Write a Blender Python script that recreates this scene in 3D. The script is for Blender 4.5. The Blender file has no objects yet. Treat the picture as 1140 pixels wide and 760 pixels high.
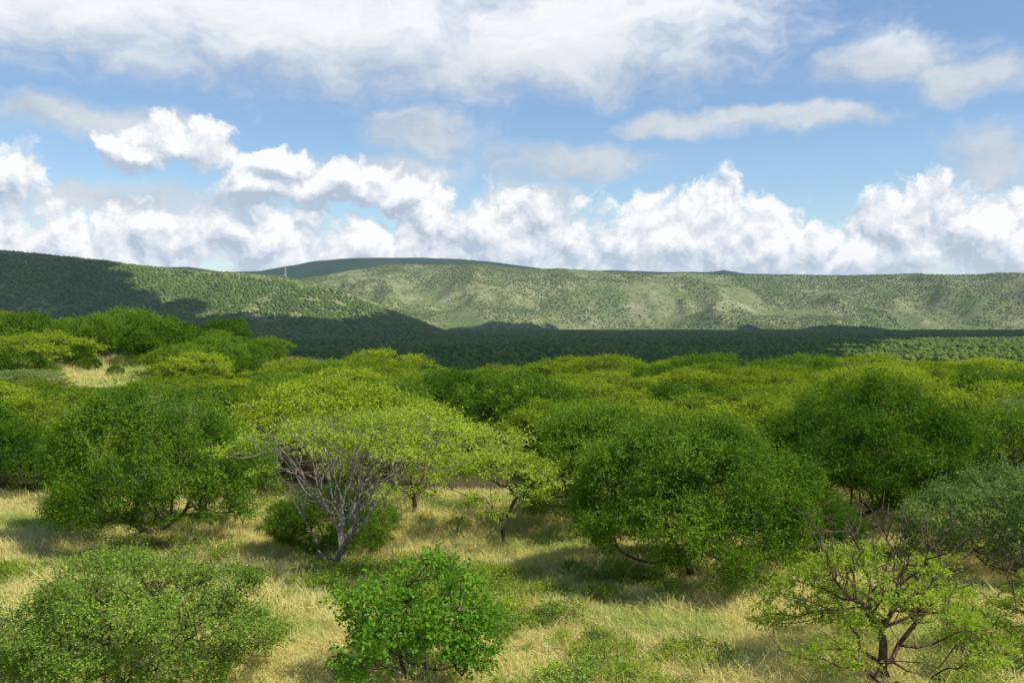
import bpy, math, random
import numpy as np
from mathutils import Vector

F=1108.0; HC=9.0; HY=350.0
scene=bpy.context.scene
def P(px,py,h=0.0):
    d=(HC-h)*F/(py-HY); return ((px-570)/F*d, d)

# ------------------------------------------------------------ noise
_r=np.random.RandomState(7); PERM=_r.permutation(4096); VAL=_r.rand(4096)
def vnoise(x,y,seed=0):
    x=np.asarray(x,float);y=np.asarray(y,float)
    xi=np.floor(x).astype(int);yi=np.floor(y).astype(int);fx=x-xi;fy=y-yi
    fx=fx*fx*fx*(fx*(fx*6-15)+10);fy=fy*fy*fy*(fy*(fy*6-15)+10)
    def g(i,j): return VAL[PERM[(PERM[(i+seed*131)%4096]+j)%4096]]
    return (g(xi,yi)*(1-fx)+g(xi+1,yi)*fx)*(1-fy)+(g(xi,yi+1)*(1-fx)+g(xi+1,yi+1)*fx)*fy
def fbm(x,y,o=4,seed=0):
    s=0;a=.5;t=0
    for k in range(o):
        s=s+a*vnoise(x*2**k+17*k,y*2**k-9*k,seed+k);t+=a;a*=.5
    return s/t
def sst(a,b,x):
    t=np.clip((x-a)/(b-a),0,1);return t*t*(3-2*t)

# ------------------------------------------------------------ terrain
def ridge(px,pts): 
    return np.interp(px,[p[0] for p in pts],[p[1] for p in pts])
def height(x,y):
    x=np.asarray(x,float);y=np.asarray(y,float)
    px=570+F*x/np.maximum(y,1.0)
    h=0.35*(fbm(x/14,y/14,3,3)-.5)
    h=h+3.6*sst(88,125,y)*sst(-26,-40,x)*(1-sst(170,300,y))
    drop=sst(112,620,y); h=h-42*drop+drop*9*(fbm(x/260,y/260,3,5)-.5)
    R1=ridge(px,[(-600,250),(-200,262),(0,278),(60,284),(100,289),(200,300),(300,307),(350,313),(400,330),(450,350),(500,371),(560,380)])
    R2=ridge(px,[(-300,330),(200,330),(280,318),(330,311),(380,303),(430,296),(500,294),(600,299),(700,304),(800,306),(900,307),(1000,306),(1140,305),(1700,307)])
    R3=ridge(px,[(-400,310),(100,304),(160,298),(210,297),(250,303),(290,302),(320,296),(350,291),(400,287),(470,287),(540,291),(600,299),(640,304),(680,301),(740,303),(790,303),(805,301),(830,305),(1000,308),(1700,309)])
    R2=R2+2.4*(vnoise(px/45.,px*0,51)-.5);R1=R1+2.0*(vnoise(px/38.,px*0,52)-.5)
    def hill(R,yf,yr,dep,wl,seed,p=1.0):
        top=(HY-R)/F*yr+HC+42
        yf2=yf+500*(fbm(x/700,y*0+seed,2,seed)-.5)
        t=np.clip((y-yf2)/(yr-yf2),0,1)
        pr=(t*t*(3-2*t))**p
        back=1-0.35*sst(yr,yr+900,y)
        wx=x+200*(fbm(x/500,y/500,2,seed+2)-.5)
        rd=1-np.abs(2*fbm(wx/wl,y/(wl*2.2),4,seed+4)-1)*2.0
        gul=-dep*(1-rd)*np.clip(4*t*(1-t),0,1)
        return top*pr*back+gul*np.clip(top/120,0,1)+4*(fbm(x/90,y/90,3,seed+9)-.5)*t
    H=np.maximum(np.maximum(hill(R1,2050,3000,50,420,11),hill(R2,2650,4300,90,480,21,.85)),hill(R3,4500,7000,60,700,31))
    return h+np.maximum(H,0)

def new_mesh(name,V,Fc,mats,midx=None,tint=None,smooth=False):
    me=bpy.data.meshes.new(name)
    V=np.asarray(V,np.float32);n=len(V)
    me.vertices.add(n);me.vertices.foreach_set('co',V.ravel())
    tot=sum(f.size for f in Fc);nf=sum(len(f) for f in Fc)
    me.loops.add(tot);me.polygons.add(nf)
    me.loops.foreach_set('vertex_index',np.concatenate([f.ravel() for f in Fc]).astype(np.int32))
    ls=[];o=0
    for f in Fc:
        ls.append(o+np.arange(len(f))*f.shape[1]);o+=f.size
    me.polygons.foreach_set('loop_start',np.concatenate(ls).astype(np.int32))
    for m in mats: me.materials.append(m)
    if midx is not None: me.polygons.foreach_set('material_index',np.asarray(midx,np.int32))
    me.polygons.foreach_set('use_smooth',np.full(nf,smooth,bool))
    if tint is not None:
        at=me.attributes.new('tint','FLOAT','POINT');at.data.foreach_set('value',np.asarray(tint,np.float32))
    me.update(calc_edges=True);me.validate()
    return me
def obj(name,me,loc=(0,0,0),rz=0,s=(1,1,1),link=True):
    o=bpy.data.objects.new(name,me);o.location=loc;o.rotation_euler=(0,0,rz);o.scale=s
    if link: scene.collection.objects.link(o)
    return o

# ------------------------------------------------------------ materials
class NT:
    def __init__(s,nt): s.nt=nt
    def n(s,t,**k):
        nd=s.nt.nodes.new(t)
        for a,b in k.items(): setattr(nd,a,b)
        return nd
    def put(s,sock,v):
        if isinstance(v,bpy.types.NodeSocket): s.nt.links.new(v,sock)
        elif isinstance(v,(tuple,list)) and len(v)==3 and sock.type=='RGBA': sock.default_value=(*v,1)
        else: sock.default_value=v
    def m(s,op,a,b=None,c=None,clamp=False):
        nd=s.n('ShaderNodeMath',operation=op,use_clamp=clamp)
        s.put(nd.inputs[0],a)
        if b is not None: s.put(nd.inputs[1],b)
        if c is not None: s.put(nd.inputs[2],c)
        return nd.outputs[0]
    def v(s,op,a,b=None,c=None,out=0):
        nd=s.n('ShaderNodeVectorMath',operation=op)
        s.put(nd.inputs[0],a)
        if b is not None: s.put(nd.inputs[1],b)
        if c is not None: s.put(nd.inputs[2],c)
        return nd.outputs[out]
    def mix(s,f,a,b,blend='MIX'):
        nd=s.n('ShaderNodeMix',data_type='RGBA',blend_type=blend)
        s.put(nd.inputs[0],f);s.put(nd.inputs[6],a);s.put(nd.inputs[7],b);return nd.outputs[2]
    def ss(s,x,a,b):
        nd=s.n('ShaderNodeMapRange',interpolation_type='SMOOTHSTEP')
        s.put(nd.inputs[0],x);nd.inputs[1].default_value=a;nd.inputs[2].default_value=b;return nd.outputs[0]
    def lin(s,x,a,b,c=0,d=1):
        nd=s.n('ShaderNodeMapRange');s.put(nd.inputs[0],x)
        for i,q in enumerate((a,b,c,d)): nd.inputs[i+1].default_value=q
        return nd.outputs[0]
    def noise(s,vec,scale,detail=4,rough=.55,out=0,dim='3D'):
        nd=s.n('ShaderNodeTexNoise',noise_dimensions=dim);s.put(nd.inputs['Vector'],vec)
        nd.inputs['Scale'].default_value=scale;nd.inputs['Detail'].default_value=detail;nd.inputs['Roughness'].default_value=rough
        return nd.outputs[out]
def newmat(name):
    m=bpy.data.materials.new(name);m.use_nodes=True;m.node_tree.nodes.clear()
    return m,NT(m.node_tree)
def leafmat(name,dark,lite,trans=.35,fleck=None,nscale=.35):
    m,t=newmat(name)
    pos=t.n('ShaderNodeNewGeometry').outputs['Position']
    at=t.n('ShaderNodeAttribute',attribute_name='tint').outputs['Fac']
    rnd=t.n('ShaderNodeObjectInfo').outputs['Random']
    nz=t.noise(pos,nscale,1)
    f=t.m('ADD',t.m('MULTIPLY',at,.55),t.m('ADD',t.m('MULTIPLY',rnd,.65),t.m('MULTIPLY',t.m('SUBTRACT',nz,.61),1.1)),clamp=True)
    col=t.mix(f,dark,lite)
    if fleck: col=t.mix(t.m('GREATER_THAN',at,.965),col,fleck)
    p=t.n('ShaderNodeBsdfDiffuse');t.put(p.inputs[0],col)
    tr=t.n('ShaderNodeBsdfTranslucent');t.put(tr.inputs[0],t.mix(.4,col,(lite[0]*1.2,lite[1]*1.15,lite[2]*.6)))
    mx=t.n('ShaderNodeMixShader');mx.inputs[0].default_value=trans
    t.nt.links.new(p.outputs[0],mx.inputs[1]);t.nt.links.new(tr.outputs[0],mx.inputs[2])
    o=t.n('ShaderNodeOutputMaterial');t.nt.links.new(mx.outputs[0],o.inputs[0]);return m
def barkmat(name,a,b):
    m,t=newmat(name)
    pos=t.n('ShaderNodeNewGeometry').outputs['Position']
    nz=t.noise(t.v('MULTIPLY',pos,(1,1,.25)),14,3,.65)
    p=t.n('ShaderNodeBsdfDiffuse');t.put(p.inputs[0],t.mix(t.ss(nz,.35,.65),a,b))
    bp=t.n('ShaderNodeBump');bp.inputs['Distance'].default_value=.02;t.put(bp.inputs['Height'],nz);t.nt.links.new(bp.outputs[0],p.inputs['Normal'])
    o=t.n('ShaderNodeOutputMaterial');t.nt.links.new(p.outputs[0],o.inputs[0]);return m
BARK=barkmat('bark_dark',(.07,.055,.042),(.15,.12,.095))
BARKR=barkmat('bark_reddish',(.06,.04,.03),(.17,.11,.085))
BARKG=barkmat('bark_grey',(.15,.125,.105),(.31,.27,.235))
L_UMB=leafmat('leaf_acacia',(.08,.165,.012),(.40,.49,.04),.36,nscale=.12)
L_RND=leafmat('leaf_mesquite',(.045,.12,.012),(.225,.35,.034),.3)
L_PALE=leafmat('leaf_pale',(.20,.31,.03),(.45,.56,.07),.38)
L_BLUE=leafmat('leaf_bluish',(.12,.2,.05),(.29,.39,.11),.3)
L_BROAD=leafmat('leaf_broad',(.07,.20,.016),(.23,.42,.04),.32)
L_SHR=leafmat('leaf_shrub',(.12,.21,.03),(.37,.49,.085),.32,fleck=(.5,.26,.06))
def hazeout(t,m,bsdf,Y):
    # aerial haze imitated by bluish emission on the surfaces, stronger with distance
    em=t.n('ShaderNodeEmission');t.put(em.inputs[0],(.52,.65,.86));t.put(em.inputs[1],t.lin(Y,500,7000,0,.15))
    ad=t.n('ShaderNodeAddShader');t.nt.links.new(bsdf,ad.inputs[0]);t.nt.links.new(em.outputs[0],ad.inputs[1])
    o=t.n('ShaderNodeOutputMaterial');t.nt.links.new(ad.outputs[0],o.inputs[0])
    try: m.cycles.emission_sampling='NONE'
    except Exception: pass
def farmat(name,dark,lite,far=(.12,.16,.11)):
    m,t=newmat(name)
    pos=t.n('ShaderNodeNewGeometry').outputs['Position']
    at=t.n('ShaderNodeAttribute',attribute_name='tint').outputs['Fac']
    nz=t.noise(pos,.004,3)
    f=t.m('ADD',t.m('MULTIPLY',at,.7),t.m('SUBTRACT',nz,.4),clamp=True)
    col=t.mix(f,dark,lite)
    y=t.n('ShaderNodeSeparateXYZ');t.put(y.inputs[0],pos)
    col=t.mix(t.lin(y.outputs[1],1500,7500,0,.3),col,far)  # aerial haze painted in: colour shifts towards the far tint with distance
    p=t.n('ShaderNodeBsdfDiffuse');t.put(p.inputs[0],col)
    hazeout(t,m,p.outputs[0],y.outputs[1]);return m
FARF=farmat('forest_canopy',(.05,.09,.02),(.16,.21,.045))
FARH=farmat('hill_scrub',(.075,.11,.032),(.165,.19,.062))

def groundmat():
    m,t=newmat('ground')
    pos=t.n('ShaderNodeNewGeometry').outputs['Position']
    xyz=t.n('ShaderNodeSeparateXYZ');t.put(xyz.inputs[0],pos);Y=xyz.outputs[1]
    n1=t.noise(pos,.18,4);n2=t.noise(pos,2.5,4,.7)
    near=t.mix(t.ss(n1,.4,.62),(.46,.39,.17),(.26,.28,.09))
    near=t.mix(t.ss(n2,.5,.8),near,(.25,.19,.1))
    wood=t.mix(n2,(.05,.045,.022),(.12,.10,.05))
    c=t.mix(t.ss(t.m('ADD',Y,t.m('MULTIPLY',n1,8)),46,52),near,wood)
    clear=t.mix(t.ss(t.noise(pos,.5,4,.65),.35,.65),(.44,.38,.17),(.25,.27,.09))
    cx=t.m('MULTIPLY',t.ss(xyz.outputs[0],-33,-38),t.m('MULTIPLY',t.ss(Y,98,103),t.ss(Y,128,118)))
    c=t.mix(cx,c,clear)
    h1=t.noise(pos,.0035,5,.6);h2=t.noise(pos,.03,4,.7)
    hill=t.mix(t.ss(h1,.38,.62),(.14,.175,.06),(.25,.25,.12))
    hill=t.mix(t.ss(h2,.42,.62),hill,(.125,.155,.055))
    hill=t.mix(t.m('MULTIPLY',t.ss(t.noise(pos,.009,5,.7),.56,.70),.6),hill,(.38,.34,.22))
    hill=t.mix(t.lin(Y,2500,5200,0,.2),hill,(.14,.17,.12))  # haze tint mixed into the hill colour by distance
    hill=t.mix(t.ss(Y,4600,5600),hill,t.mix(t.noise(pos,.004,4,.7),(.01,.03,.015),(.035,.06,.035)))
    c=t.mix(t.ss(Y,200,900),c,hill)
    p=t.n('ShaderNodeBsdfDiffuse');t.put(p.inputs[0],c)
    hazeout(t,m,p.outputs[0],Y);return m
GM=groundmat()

# ------------------------------------------------------------ ground sheet + hills
ys=np.concatenate([np.linspace(-20,5,8)[:-1],np.exp(np.linspace(math.log(5),math.log(8500),700))])
us=np.linspace(-.95,.95,800)
Yg,Ug=np.meshgrid(ys,us,indexing='ij');Xg=Ug*(Yg+45)
Zg=height(Xg,Yg)
def grid(r0,r1,name):
    X=Xg[r0:r1];Y=Yg[r0:r1];Z=Zg[r0:r1];a,b=X.shape
    idx=np.arange(a*b).reshape(a,b)
    q=np.stack([idx[:-1,:-1],idx[:-1,1:],idx[1:,1:],idx[1:,:-1]],-1).reshape(-1,4)
    return obj(name,new_mesh(name,np.stack([X,Y,Z],-1).reshape(-1,3),[q],[GM],smooth=True))
rs=int(np.searchsorted(ys,2000))
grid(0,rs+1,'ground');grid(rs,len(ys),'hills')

# ------------------------------------------------------------ sun
az,el=math.radians(112),math.radians(54)
S=np.array([math.sin(az)*math.cos(el),math.cos(az)*math.cos(el),math.sin(el)])
sl=bpy.data.lights.new('sun','SUN');sl.energy=5.0;sl.angle=math.radians(.53);sl.color=(1,.95,.86)
so=bpy.data.objects.new('sun',sl);scene.collection.objects.link(so)
so.rotation_euler=Vector(S).to_track_quat('Z','Y').to_euler();so.location=(200,-100,400)

# ------------------------------------------------------------ tree generator
def norm(a): return a/np.maximum(np.linalg.norm(a,axis=-1,keepdims=True),1e-6)
def tubes(P0,P1,R0,R1,n=5):
    d=norm(P1-P0);up=np.where(np.abs(d[:,2:3])>.9,np.array([[1.,0,0]]),np.array([[0,0,1.]]))
    a=norm(np.cross(d,up));b=np.cross(d,a)
    th=np.arange(n)/n*2*math.pi;c=np.cos(th)[None,:,None];s=np.sin(th)[None,:,None]
    ring=a[:,None]*c+b[:,None]*s
    A=P0[:,None]+ring*R0[:,None,None];B=P1[:,None]+ring*R1[:,None,None]
    V=np.concatenate([A,B],1).reshape(-1,3)
    N=len(P0);base=(np.arange(N)*2*n)[:,None];i=np.arange(n)[None];j=(i+1)%n
    Fq=np.stack([base+i,base+j,base+n+j,base+n+i],-1).reshape(-1,4)
    return V,Fq
def skeleton(rng,targets,fork,step=.4,rt=.008,k=.42,jit=.06,rmax=.2,pen=.35):
    nodes=[np.array([0,0,-.3])];par=[-1];path=[0.]
    m=3
    for i in range(1,m+1):
        p=np.array([rng.normal(0,.04),rng.normal(0,.04),0])+np.array(fork)*(i/m)
        par.append(len(nodes)-1);path.append(path[-1]+np.linalg.norm(p-nodes[-1]));nodes.append(p)
    order=np.argsort(np.linalg.norm(targets-np.array(fork),axis=1)+rng.rand(len(targets))*.5)
    leafn=[]
    for ti in order:
        T=targets[ti];N=np.array(nodes);dv=T-N;D=np.linalg.norm(dv,axis=1)
        cost=D+pen*np.array(path)+1.2*np.maximum(0,N[:,2]-T[2])
        cost[:m]=1e9
        b=int(np.argmin(cost));s=N[b];L=D[b];q=max(1,int(L/step));prev=b
        bend=np.array([0,0,-.12*L*(1 if T[2]>s[2] else -.3)])+rng.normal(0,.05*L,3)
        for i in range(1,q+1):
            f=i/q;p=s+(T-s)*f+bend*math.sin(f*math.pi)+(rng.normal(0,jit,3) if i<q else 0)
            par.append(prev);path.append(path[prev]+np.linalg.norm(p-nodes[prev]));nodes.append(p);prev=len(nodes)-1
        leafn.append(prev)
    n=len(nodes);w=np.zeros(n)
    for l in leafn: w[l]+=1
    for i in range(n-1,0,-1):w[par[i]]+=w[i]
    r=np.minimum(rt*np.maximum(w,1)**k,rmax)
    N=np.array(nodes);pa=np.array(par[1:])
    R0=r[pa].copy();R1=r[1:]
    R0=np.minimum(R0,R1*1.35+.002)
    R0[0]=R1[0]*1.5
    return tubes(N[pa],N[1:],R0,R1)
def foliage(rng,C,rad,flat,ntw,nl,L,W,out=None,droop=.15,Lt=.4,upn=.5):
    K=len(C);c=np.repeat(C,ntw,0);r=np.repeat(rad,ntw);n=len(c)
    d=norm(rng.normal(size=(n,3)))
    if out is not None: d=norm(d+np.repeat(out,ntw,0)*.7)
    d[:,2]*=flat;
    s=c+d*(r*rng.rand(n)**.6)[:,None]*.85
    dd=norm(d+rng.normal(0,.35,(n,3))+np.array([0,0,-droop]))
    tn=np.repeat(rng.rand(K),ntw)*.6+rng.rand(n)*.4
    t=np.tile((np.arange(nl)+.5)/nl,n);s=np.repeat(s,nl,0)
    shoot=rng.rand(n)<.09
    dd=np.where(shoot[:,None],norm(dd+np.array([0,0,.5])),dd)
    dd=np.repeat(dd,nl,0);tn=np.repeat(tn,nl)
    side=norm(np.cross(dd,norm(np.array([0,0,1.])*upn+rng.normal(0,.5,dd.shape))))
    sg=np.tile(np.where(np.arange(nl)%2==0,1,-1),n)[:,None]
    M=len(s);lt=(Lt*rng.uniform(.6,1.3,n)*np.where(shoot,1.9,1)).repeat(nl)
    p=s+dd*(t*lt)[:,None]
    ax=norm(dd*.5+side*sg*.9+rng.normal(0,.25,(M,3))+np.array([0,0,-droop]))
    nn=norm(np.array([0,0,1.])*upn+rng.normal(0,.55,(M,3)))
    w=norm(np.cross(ax,nn));l=(L*rng.uniform(.6,1.25,M))[:,None];ww=W*rng.uniform(.7,1.2,M)[:,None]
    V=np.stack([p,p+ax*l*.45+w*ww,p+ax*l,p+ax*l*.5-w*ww],1).reshape(-1,3)
    Q=np.arange(M*4).reshape(-1,4)
    tv=np.repeat(np.clip(tn+rng.normal(0,.06,M),0,1),4)
    return V,Q,tv
def assemble(name,sk,fo,bark,leaf):
    V1,F1=sk;V2,F2,tn=fo
    V=np.concatenate([V1,V2]);Fa=np.concatenate([F1,F2+len(V1)])
    return new_mesh(name,V,[Fa],[bark,leaf],np.concatenate([np.zeros(len(F1)),np.ones(len(F2))]),np.concatenate([np.full(len(V1),.5),tn]))
def umbrella(name,seed,R,H,npad=75,ntw=42,nl=6,leaf=None,bark=None,fork=.9,dome=1.3,L=.2,W=.035,padr=(.55,1.0),lower=.25,bare=0,ecc=None,Lt=.4,rt=.009,rmax=.2,flat=.33,pen=.35,lowd=(.5,1.3),zoff=0,upn=.5,jit=.06,bareR=1.0):
    rng=np.random.RandomState(seed)
    a=rng.rand(npad)*6.283;q=np.sqrt(rng.rand(npad))
    lob=1+.22*np.sin(a*2+seed)+.15*np.sin(a*3+seed*2)
    r=R*q*lob;x=r*np.cos(a);y=r*np.sin(a)
    if ecc: x+=ecc[0];y+=ecc[1]
    z=H-.25-dome*q**2.2+.5*(vnoise(x/1.3+seed,y/1.3,seed)-.5)*2*.6-zoff
    low=rng.rand(npad)<lower;z=np.where(low,z-rng.uniform(lowd[0],lowd[1],npad),z)
    C=np.stack([x,y,z],1);rad=rng.uniform(*padr,npad)
    out=np.stack([np.cos(a)*q,np.sin(a)*q,.15+0*a],1)
    T=C.copy();T[:,2]-=.08
    ex=np.repeat(C,3,0)+rng.normal(0,.4,(npad*3,3))*np.array([1,1,.3])
    T=np.concatenate([T,ex])
    if bare:
        aa=rng.rand(bare)*6.283;qq=np.sqrt(rng.rand(bare))*.9;hh=rng.uniform(.42,1.0,bare)
        B=np.stack([R*bareR*qq*hh*np.cos(aa),R*bareR*qq*hh*np.sin(aa),H*hh-.3*qq],1);T=np.concatenate([T,B])
    sk=skeleton(rng,T,(rng.normal(0,.12),rng.normal(0,.12),fork),rt=rt,rmax=rmax,pen=pen,jit=jit)
    fo=foliage(rng,C,rad,flat,ntw,nl,L,W,out,Lt=Lt,upn=upn)
    return assemble(name,sk,fo,bark or BARK,leaf or L_UMB)
def rounded(name,seed,R,H,npad=150,ntw=42,nl=6,leaf=None,bark=None,L=.19,W=.035,padr=(.45,.85),fork=.4,zlow=.12,Lt=.45,upn=.3,lump=.35,inner=.2,rt=.008,twx=1,flat=.75):
    rng=np.random.RandomState(seed)
    d=norm(rng.normal(size=(npad*2,3)));d=d[d[:,2]>-.55][:npad];npad=len(d)
    f=1-lump*.5+lump*(vnoise(d[:,0]*2.2+seed*3.1+5,d[:,1]*2.2+d[:,2]*2.7+5,seed))
    inn=rng.rand(npad)<inner;f=np.where(inn,f*rng.uniform(.45,.8,npad),f*rng.uniform(.86,1.02,npad))
    cz=H*.52;C=np.stack([d[:,0]*R*f,d[:,1]*R*f,cz+d[:,2]*(H*.5)*f],1)
    C[:,2]=np.maximum(C[:,2],zlow*H*rng.uniform(.6,1.4,npad))
    rad=rng.uniform(*padr,npad)
    T=np.concatenate([C,np.repeat(C,2*twx,0)+rng.normal(0,.3,(npad*2*twx,3))])
    sk=skeleton(rng,T,(0,0,fork),rt=rt,rmax=.17)
    fo=foliage(rng,C,rad,flat,ntw,nl,L,W,d,Lt=Lt,upn=upn,droop=.05)
    return assemble(name,sk,fo,bark or BARK,leaf or L_RND)

def hz(x,y): return float(height(np.array([x]),np.array([y]))[0])
def place(name,me,px,py,rz=0,s=1.0,sz=None):
    x,y=P(px,py);return obj(name,me,(x,y,hz(x,y)),rz,(s,s,sz or s))

# ------------------------------------------------------------ named foreground trees / shrubs
FL=dict(L=.14,W=.022,nl=9)
mb1=rounded('mesquite_a',3,3.6,5.3,npad=240,ntw=54,padr=(.36,.7),lump=.38,inner=.12,zlow=.09,**FL)
mb2=rounded('mesquite_b',9,3.8,5.3,npad=250,ntw=50,lump=.46,padr=(.36,.72),inner=.12,zlow=.09,**FL)
place('mesquite_tree',mb1,768,648,.4)
place('mesquite_tree',mb2,172,600,1.3,1.0)
place('mesquite_tree',mb2,958,588,4.0,1.0)
place('mesquite_tree',mb2,368,617,2.9,.56,.42)
place('mesquite_tree',mb1,672,588,5.2,.85,.95)
place('mesquite_tree',mb2,905,628,0.3,.4,.45)
mb3=rounded('mesquite_pale',14,3.0,3.5,npad=130,ntw=46,leaf=L_BLUE,lump=.55,padr=(.35,.7),**FL)
place('mesquite_tree',mb3,1135,645,1.0)
mb4=umbrella('bare_acacia_mesh',21,4.3,5.7,npad=98,ntw=21,nl=7,leaf=L_PALE,bark=BARKG,fork=.5,dome=.8,bare=640,ecc=(1.9,.0),rt=.0068,rmax=.14,lower=.05,padr=(.42,.8),pen=.62,L=.16,W=.024,flat=.2,jit=.09,bareR=.88)
place('acacia_tree',mb4,378,643,0)
mb5=umbrella('pale_acacia_mesh',33,2.5,3.6,npad=42,ntw=34,nl=7,leaf=L_PALE,fork=.9,dome=.8,flat=.3,L=.16,W=.026)
place('acacia_tree',mb5,560,607,0)
mb6=umbrella('sparse_acacia_mesh',45,3.0,4.6,npad=84,ntw=26,nl=7,leaf=L_PALE,bark=BARKR,fork=.7,dome=1.6,bare=420,lower=.6,lowd=(.4,1.7),L=.12,W=.024,padr=(.35,.6),Lt=.3,rt=.0074,flat=.2,zoff=1.15,jit=.08)
place('acacia_tree',mb6,988,768,1.1)
place('acacia_tree',mb6,1185,745,3.1,.75)
sh1=rounded('shrub_mesh',51,2.8,2.9,npad=260,ntw=34,nl=7,leaf=L_SHR,L=.085,W=.022,padr=(.22,.42),Lt=.3,lump=.7,fork=.15)
place('shrub',sh1,135,776,0)
sh2=rounded('broadleaf_mesh',57,1.75,2.6,npad=90,ntw=20,nl=7,leaf=L_BROAD,L=.11,W=.042,padr=(.22,.4),Lt=.38,lump=.9,fork=.15,upn=.3)
place('broadleaf_shrub',sh2,466,772,0)

# ------------------------------------------------------------ instancing helper
def instancer(name,coll,pts,rz,scl,idx):
    me=bpy.data.meshes.new(name);n=len(pts)
    me.vertices.add(n);me.vertices.foreach_set('co',np.asarray(pts,np.float32).ravel())
    rot=np.zeros((n,3),np.float32);rot[:,2]=rz
    a=me.attributes.new('rot','FLOAT_VECTOR','POINT');a.data.foreach_set('vector',rot.ravel())
    a=me.attributes.new('scl','FLOAT_VECTOR','POINT');a.data.foreach_set('vector',np.asarray(scl,np.float32).ravel())
    a=me.attributes.new('idx','INT','POINT');a.data.foreach_set('value',np.asarray(idx,np.int32))
    o=obj(name,me)
    g=bpy.data.node_groups.new(name+'_gn','GeometryNodeTree')
    g.interface.new_socket('Geometry',in_out='INPUT',socket_type='NodeSocketGeometry')
    g.interface.new_socket('Geometry',in_out='OUTPUT',socket_type='NodeSocketGeometry')
    N=g.nodes;Lk=g.links
    gi=N.new('NodeGroupInput');go=N.new('NodeGroupOutput')
    ci=N.new('GeometryNodeCollectionInfo');ci.inputs[0].default_value=coll;ci.inputs[1].default_value=True;ci.inputs[2].default_value=True
    ip=N.new('GeometryNodeInstanceOnPoints');ip.inputs['Pick Instance'].default_value=True
    def na(nm,ty):
        q=N.new('GeometryNodeInputNamedAttribute');q.data_type=ty;q.inputs[0].default_value=nm
        return [s for s in q.outputs if s.enabled and s.name=='Attribute'][0]
    e=N.new('FunctionNodeEulerToRotation');Lk.new(na('rot','FLOAT_VECTOR'),e.inputs[0])
    Lk.new(gi.outputs[0],ip.inputs['Points']);Lk.new(ci.outputs[0],ip.inputs['Instance'])
    Lk.new(na('idx','INT'),ip.inputs['Instance Index']);Lk.new(e.outputs[0],ip.inputs['Rotation']);Lk.new(na('scl','FLOAT_VECTOR'),ip.inputs['Scale'])
    Lk.new(ip.outputs[0],go.inputs[0])
    md=o.modifiers.new('scatter','NODES');md.node_group=g
    return o
def proto_coll(name,meshes):
    c=bpy.data.collections.new(name)
    for i,m in enumerate(meshes): c.objects.link(obj('%s_%02d'%(name,i),m,link=False))
    return c

# ------------------------------------------------------------ woodland
rng=np.random.RandomState(5)
protos=[umbrella('w%d'%i,100+i*7,4.2+.3*(i%3),4.7+.2*(i%2),npad=84,ntw=30,nl=6,W=.034,L=.2,dome=1.9) for i in range(4)]
protos+=[rounded('wr%d'%i,200+i*5,3.4,4.7,npad=150,ntw=32,nl=6,W=.034,L=.2,lump=.5,inner=.12) for i in range(2)]
protos+=[umbrella('wb',301,4.0,4.6,npad=70,ntw=26,leaf=L_BLUE,bark=BARKG)]
wc=proto_coll('woodland_tree',protos)
pts=[];sc=[];ix=[];rz=[]
cell=6.9
for yy in np.arange(44.5,150,cell*.86):
    for xx in np.arange(-.70*(yy+12),.70*(yy+12),cell):
        x=xx+rng.uniform(-2.4,2.4);y=yy+rng.uniform(-2.2,2.2)
        px=570+F*x/y
        edge=45+1.5*math.sin(x*.25)
        if y<edge: continue
        s=rng.uniform(.7,1.2);zs=s**.6*rng.uniform(.78,1.12)
        if y>75: zs*=.88
        left=x<-30
        if px<290 and y<100: zs*=.80 if y>58 else .88
        if left and 99<y<117 and px>55 and px<205:
            continue
        if y>112 and not left: continue
        if left and y>150: continue
        k=rng.choice(7,p=[.18,.17,.17,.15,.13,.12,.08])
        if left and y>=114: zs*=1.15*rng.uniform(.75,1.15);k=rng.choice([4,5,4,5,1,2]);s*=1.0
        if any((x-a[0])**2+(y-a[1])**2<(4.2)**2 for a in pts[-60:]): continue
        pts.append((x,y,hz(x,y)));sc.append((s,s,zs));rz.append(rng.rand()*6.28)
        ix.append(k)
instancer('acacia_woodland',wc,pts,rz,sc,ix)
for (px,y,s,m) in [(182,108,.62,protos[0]),(128,109,.25,protos[4]),(100,112,.32,protos[5]),(215,106,.5,protos[5]),(150,114,.4,protos[1]),(80,115,.6,protos[5])]:
    x=(px-570)/F*y;obj('acacia_tree',m,(x,y,hz(x,y)),px,(s,s,s*1.05))

# ------------------------------------------------------------ distant trees as merged low poly crowns
def crowns(name,X,Y,R,mat,seed,asp=.75):
    rg=np.random.RandomState(seed);n=len(X);Z=height(X,Y)
    k=5;th=np.arange(k)/k*6.283
    off=rg.rand(n)*6.28
    def ring(rr,zz):
        a=th[None]+off[:,None];q=R[:,None]*rr*rg.uniform(.75,1.25,(n,k))
        return np.stack([X[:,None]+q*np.cos(a),Y[:,None]+q*np.sin(a),Z[:,None]+(R*asp)[:,None]*zz*rg.uniform(.8,1.2,(n,k))],-1)
    A=ring(.95,.2);B=ring(.72,1.3)
    T=np.stack([X,Y,Z+R*asp*1.75],-1)[:,None]
    VV=np.concatenate([A,B,T],1);m=2*k+1
    b=(np.arange(n)*m)[:,None];i=np.arange(k)[None];j=(i+1)%k
    q1=np.stack([b+i,b+j,b+k+j,b+k+i],-1).reshape(-1,4)
    t3=np.stack([b+k+i,b+k+j,b+2*k+0*i],-1).reshape(-1,3)
    tn=np.repeat(rg.rand(n),m)+rg.normal(0,.08,n*m)
    return obj(name,new_mesh(name,VV.reshape(-1,3),[q1,t3],[mat],tint=tn))
rg=np.random.RandomState(77)
n=58000
Y=np.sqrt(rg.uniform(650**2,2900**2,n));X=rg.uniform(-.64,.64,n)*Y
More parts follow.
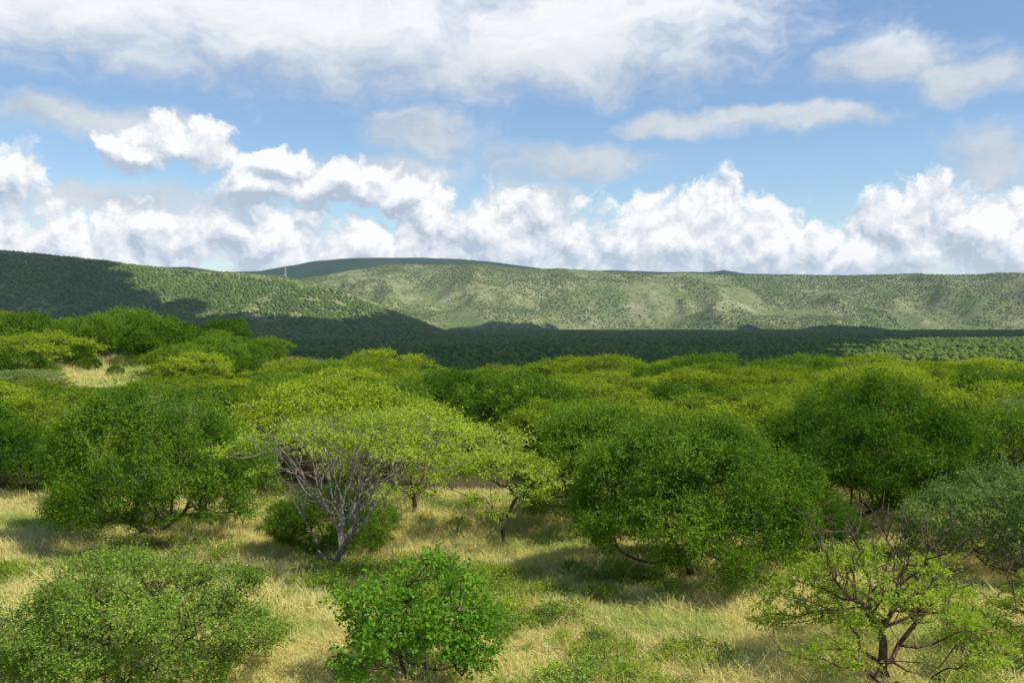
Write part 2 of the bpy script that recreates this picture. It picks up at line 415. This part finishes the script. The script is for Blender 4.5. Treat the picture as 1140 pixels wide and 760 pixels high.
R=rg.uniform(2.2,4.6,n)*(1+.35*(Y/2500))
keep=fbm(X/60,Y/60,3,40)>.32
crowns('distant_forest',X[keep],Y[keep],R[keep],FARF,1,.8)
n=190000
Y=np.sqrt(rg.uniform(2000**2,4450**2,n));X=rg.uniform(-.6,.6,n)*Y
keep=(fbm(X/170,Y/320,5,44)+rg.normal(0,.11,n))>.46
X,Y=X[keep],Y[keep];R=rg.uniform(1.3,3.8,len(X))
crowns('hillside_scrub',X,Y,R,FARH,2,.55)

# ------------------------------------------------------------ grass
gm,t=newmat('grass_blade')
pos=t.n('ShaderNodeNewGeometry').outputs['Position'];at=t.n('ShaderNodeAttribute',attribute_name='tint').outputs['Fac']
rn=t.n('ShaderNodeObjectInfo').outputs['Random']
f=t.m('ADD',t.m('MULTIPLY',t.ss(t.noise(pos,.2,3),.48,.66),.85),t.m('MULTIPLY',t.m('SUBTRACT',rn,.42),.75),clamp=True)
col=t.mix(f,(.83,.73,.30),(.47,.57,.12));col=t.mix(t.m('MULTIPLY',at,.4),col,(.88,.81,.45))
p=t.n('ShaderNodeBsdfDiffuse');t.put(p.inputs[0],col);tr=t.n('ShaderNodeBsdfTranslucent');t.put(tr.inputs[0],col)
mx=t.n('ShaderNodeMixShader');mx.inputs[0].default_value=.4;t.nt.links.new(p.outputs[0],mx.inputs[1]);t.nt.links.new(tr.outputs[0],mx.inputs[2])
o=t.n('ShaderNodeOutputMaterial');t.nt.links.new(mx.outputs[0],o.inputs[0])
def tuft(seed,nb=40,h=.5,rad=.24,w=.007):
    rg=np.random.RandomState(seed);a=rg.rand(nb)*6.28;r=rad*np.sqrt(rg.rand(nb))
    b=np.stack([r*np.cos(a),r*np.sin(a),np.full(nb,-.03)],1)
    d=norm(np.stack([np.cos(a)*.35+rg.normal(0,.35,nb)-.1,np.sin(a)*.35+rg.normal(0,.35,nb),np.ones(nb)],1))
    H=h*rg.uniform(.4,1.25,nb);s=norm(np.cross(d,rg.normal(size=(nb,3))))*w
    m=b+d*(H*.6)[:,None];tip=m+norm(d+np.stack([rg.normal(-.2,.5,nb),rg.normal(0,.4,nb),np.full(nb,-.25)],1))*(H*.5)[:,None]
    V=np.stack([b-s,b+s,m+s*1.2,m-s*1.2,tip+s*.5,tip-s*.5],1).reshape(-1,3)
    i=(np.arange(nb)*6)[:,None]
    Fq=np.concatenate([i+np.array([[0,1,2,3]]),i+np.array([[3,2,4,5]])])
    tn=np.tile(np.array([0,0,.5,.5,1,1]),nb)*np.repeat(rg.uniform(.3,1,nb),6)
    return new_mesh('tuft',V,[Fq],[gm],tint=tn)
gc=proto_coll('grass_tuft',[tuft(i,h=.25+.075*i) for i in range(4)])
rg=np.random.RandomState(3);n=28000
Y=rg.uniform(19,50,n);X=rg.uniform(-1,1,n)*(.54*Y+2)
keep=(rg.rand(n)<(.28+1.3*fbm(X/1.3,Y/1.3,3,60)))
X,Y=X[keep],Y[keep];n1_=len(X)
s=rg.uniform(.55,1.15,n1_)*(.5+1.0*fbm(X/3,Y/3,3,61))
n2=1600;X=np.concatenate([X,rg.uniform(-62,-36,n2)]);Y=np.concatenate([Y,rg.uniform(98,122,n2)]);s=np.concatenate([s,rg.uniform(1.2,2.2,n2)])
Z=height(X,Y);n=len(X)
instancer('grass',gc,np.stack([X,Y,Z],1),rg.rand(n)*2.4-1.2,np.stack([s*1.25,s*1.25,s],1),rg.randint(0,4,n))
wd=[rounded('weed%d'%i,400+i,.5,.4,npad=18,ntw=12,nl=6,leaf=L_PALE if i else L_SHR,L=.08,W=.016,padr=(.12,.25),Lt=.2,fork=.05,rt=.003) for i in range(3)]
wcol=proto_coll('weed',wd)
n=800;Y=rg.uniform(20,47,n);X=rg.uniform(-1,1,n)*(.58*Y)
keep=fbm(X/3.5,Y/3.5,3,70)>.61;X,Y=X[keep],Y[keep]
n2=110;X=np.concatenate([X,rg.normal(-4.2,1.6,n2)]);Y=np.concatenate([Y,rg.normal(32.5,1.5,n2)])
n=len(X);s=rg.uniform(.4,1.3,n)
instancer('weeds',wcol,np.stack([X,Y,height(X,Y)],1),rg.rand(n)*6.28,np.stack([s,s,s],1),rg.randint(0,3,n))

# ------------------------------------------------------------ pylons on hills
pm,t=newmat('galvanised_steel');p=t.n('ShaderNodeBsdfPrincipled');t.put(p.inputs['Base Color'],t.mix(t.noise(t.n('ShaderNodeNewGeometry').outputs['Position'],.4),(.5,.52,.53),(.62,.63,.64)));p.inputs['Metallic'].default_value=.4;p.inputs['Roughness'].default_value=.5
o=t.n('ShaderNodeOutputMaterial');t.nt.links.new(p.outputs[0],o.inputs[0])
def pylon(px,y,Ht):
    A=[];B=[]
    lv=np.linspace(0,1,8);w=lambda f:(1-f)**1.2*Ht*.11+Ht*.012
    cs=[(1,1),(-1,1),(-1,-1),(1,-1)]
    for a,b in zip(lv[:-1],lv[1:]):
        for k in range(4):
            c=cs[k];e=cs[(k+1)%4]
            A+=[(c[0]*w(a),c[1]*w(a),a*Ht),(c[0]*w(a),c[1]*w(a),a*Ht),(c[0]*w(b),c[1]*w(b),b*Ht)]
            B+=[(c[0]*w(b),c[1]*w(b),b*Ht),(e[0]*w(b),e[1]*w(b),b*Ht),(e[0]*w(b),e[1]*w(b),b*Ht)]
    for f in (.72,.84,.95):
        A.append((-Ht*.16,0,Ht*f));B.append((Ht*.16,0,Ht*f))
    A=np.array(A,float);B=np.array(B,float);r=np.full(len(A),Ht*.009)
    V,Fq=tubes(A,B,r,r,4);x=(px-570)/F*y
    obj('transmission_pylon',new_mesh('pylon',V,[Fq],[pm]),(x,y,hz(x,y)-.5))
pylon(318,2990,30);pylon(1075,4250,24)

# ------------------------------------------------------------ cloud overhead casting the valley shadow
cm,t=newmat('cloud');p=t.n('ShaderNodeBsdfDiffuse');t.put(p.inputs[0],t.mix(t.noise(t.n('ShaderNodeNewGeometry').outputs['Position'],.004),(.8,.8,.8),(.9,.9,.9)))
o=t.n('ShaderNodeOutputMaterial');t.nt.links.new(p.outputs[0],o.inputs[0])
import bmesh
bm=bmesh.new();bmesh.ops.create_icosphere(bm,subdivisions=2,radius=1);bm.verts.ensure_lookup_table()
IV=np.array([v.co[:] for v in bm.verts]);IF=np.array([[v.index for v in f.verts] for f in bm.faces]);bm.free()
rg=np.random.RandomState(8);cp=[]
for y in np.arange(600,3500,95):
    for x in np.arange(-.72*y,.72*y,95):
        gx=x+rg.uniform(-25,25);gy=y+rg.uniform(-25,25);px=570+F*gx/gy
        far=np.interp(px,[-200,60,80,130,170,230,330,400,440,480,700,900,1140,1300],[3500,3500,3050,2780,2560,2440,2390,2450,2800,3020,3060,3010,2960,3000])
        far+=160*(fbm(gx/200,gy/200,3,90)-.5)
        near=np.interp(px,[-200,800,930,1000,1200],[500,500,1500,1900,2050])+300*(fbm(gx/250,gy/250,3,91)-.5)
        if near<gy<far: cp.append((gx,gy))
cp=np.array(cp);gz=height(cp[:,0],cp[:,1])
Zc=rg.uniform(2050,2150,len(cp));C=np.stack([cp[:,0],cp[:,1],gz],1)+S[None]*((Zc-gz)/S[2])[:,None]
rr=rg.uniform(68,98,len(cp))
V=C[:,None]+IV[None]*np.stack([rr,rr,rr*.9],1)[:,None]*rg.uniform(.92,1.08,(len(cp),len(IV),1))
Fi=(IF[None]+(np.arange(len(cp))*len(IV))[:,None,None]).reshape(-1,3)
obj('cumulus_cloud',new_mesh('cumulus_cloud',V.reshape(-1,3),[Fi],[cm],smooth=True))

# ------------------------------------------------------------ world / sky
w=bpy.data.worlds.new('World');scene.world=w;w.use_nodes=True;w.node_tree.nodes.clear();t=NT(w.node_tree)
w.cycles.sampling_method='NONE'
sky=t.n('ShaderNodeTexSky',sky_type='NISHITA');sky.sun_disc=False;sky.sun_elevation=el;sky.sun_rotation=az
sky.air_density=1.0;sky.dust_density=.3;sky.ozone_density=2.5;sky.altitude=100
dirv=t.n('ShaderNodeTexCoord').outputs['Generated']
sp=t.n('ShaderNodeSeparateXYZ');t.put(sp.inputs[0],dirv)
rxy=t.m('SQRT',t.m('ADD',t.m('MULTIPLY',sp.outputs[0],sp.outputs[0]),t.m('MULTIPLY',sp.outputs[1],sp.outputs[1])))
A=t.m('ARCTAN2',sp.outputs[0],sp.outputs[1]);E=t.m('DIVIDE',sp.outputs[2],t.m('MAXIMUM',rxy,.05))
cb=t.n('ShaderNodeCombineXYZ');t.put(cb.inputs[0],A);t.put(cb.inputs[1],E);V0=cb.outputs[0]
def pe(px,py,rx,ry):
    a=math.atan((px-570)/F);c=math.cos(a);return (a,(HY-py)/F*c,rx/F*c*c,ry/F*c)
CUM=[(10,285,95,52),(100,280,88,52),(190,274,70,50),(300,268,90,62),(400,284,75,46),(478,252,48,60),(560,272,110,66),(630,268,55,38),(710,270,70,62),(785,266,98,74),(860,278,68,50),(940,290,80,44),(1010,252,72,70),(1100,266,98,68),(1190,258,84,66),(-70,255,84,66),
     (205,160,66,34),(150,174,42,20),(310,182,50,24),(380,203,76,26),(300,208,66,22),(20,192,40,32),(440,222,50,24)]
SOFT=[(330,16,470,82),(650,34,215,70),(100,-5,330,68),(560,56,250,48),(80,132,130,20),(470,148,60,30),(630,182,100,22),(760,140,78,17),(850,128,66,12),(940,132,76,14),(985,66,90,28),(1070,85,70,26),(1110,176,64,42),(600,222,56,22),(130,222,130,20),(430,205,70,26)]
def field(vec,lst):
    cur=None
    for (px,py,rx,ry) in lst:
        a,e,ra,re=pe(px,py,rx,ry)
        d=t.v('LENGTH',t.v('MULTIPLY_ADD',vec,(1/ra,1/re,0),(-a/ra,-e/re,0)),out=1)
        cur=d if cur is None else t.m('SMOOTH_MIN',cur,d,.18)
    return t.m('SUBTRACT',1.0,cur)
def vor(vec,sc):
    nd=t.n('ShaderNodeTexVoronoi',feature='F1',voronoi_dimensions='2D');t.put(nd.inputs['Vector'],vec);nd.inputs['Scale'].default_value=sc
    return nd.outputs['Distance']
def cumD(vec):
    wp=t.v('MULTIPLY_ADD',t.v('SUBTRACT',t.noise(vec,20,4,.6,out=1,dim='2D'),(.5,.5,.5)),(.042,.034,.0),vec)
    f=field(wp,CUM)
    f=t.m('ADD',f,t.m('MULTIPLY',t.m('SUBTRACT',.42,vor(wp,22)),.62))
    f=t.m('ADD',f,t.m('MULTIPLY',t.m('SUBTRACT',.42,vor(wp,60)),.26))
    f=t.m('ADD',f,t.m('MULTIPLY',t.m('SUBTRACT',t.noise(wp,120,3,.6,dim='2D'),.5),.36))
    return f
V1=t.v('ADD',V0,(.004,.012,0))
wps=t.v('MULTIPLY_ADD',t.v('SUBTRACT',t.noise(V0,9,4,.6,out=1,dim='2D'),(.5,.5,.5)),(.12,.05,0),V0)
n5=t.noise(t.v('MULTIPLY',wps,(1,2.0,1)),12,6,.6,dim='2D')
E0=t.m('ADD',field(wps,SOFT),t.m('MULTIPLY',t.m('SUBTRACT',n5,.5),1.3))
D0=cumD(V0);D1=cumD(V1)
n6=t.noise(V0,16,4,.55,dim='2D')
mC=t.ss(D0,-.06,.30);litC=t.m('ADD',t.m('MULTIPLY_ADD',t.m('SUBTRACT',D0,D1),1.6,.43),t.m('MULTIPLY',t.m('SUBTRACT',n6,.45),1.1),clamp=True)
colC=t.mix(litC,(.47,.56,.69),(.98,.985,1.0))
mS=t.m('MULTIPLY',t.ss(E0,-.4,.7),.95)
litS=t.m('ADD',t.ss(E,.22,.29),t.m('MULTIPLY',t.m('SUBTRACT',n5,.5),1.4))
litS=t.m('MULTIPLY_ADD',litS,.60,.33,clamp=True)
colS=t.mix(litS,(.47,.54,.63),(.96,.975,1.0))
def bg(c,s=1.0):
    b=t.n('ShaderNodeBackground');b.inputs[1].default_value=s;t.put(b.inputs[0],c);return b.outputs[0]
nish=t.v('MULTIPLY',sky.outputs[0],(.95,1.0,1.04))
hz_=t.m('MULTIPLY',t.ss(E,.08,.0),.55)
def mixs(f,a,b):
    m_=t.n('ShaderNodeMixShader');t.put(m_.inputs[0],f);t.nt.links.new(a,m_.inputs[1]);t.nt.links.new(b,m_.inputs[2]);return m_.outputs[0]
s_=mixs(mS,bg(nish,.135),bg(colS));s_=mixs(mC,s_,bg(colC));s_=mixs(hz_,s_,bg((.64,.75,.88)))
band=t.ss(E,.43,.36)
s_=mixs(band,bg(nish,.135),s_)
o=t.n('ShaderNodeOutputWorld');t.nt.links.new(s_,o.inputs[0])

# ------------------------------------------------------------ camera
cd=bpy.data.cameras.new('camera');cd.lens=35;cd.sensor_width=36;cd.clip_end=30000;cd.clip_start=.1
co=bpy.data.objects.new('camera',cd);scene.collection.objects.link(co)
co.location=(0,0,HC);co.rotation_euler=(math.radians(90)-math.atan(30/F),0,0)
scene.camera=co
scene.view_settings.view_transform='Standard';scene.view_settings.look='None';scene.view_settings.exposure=0
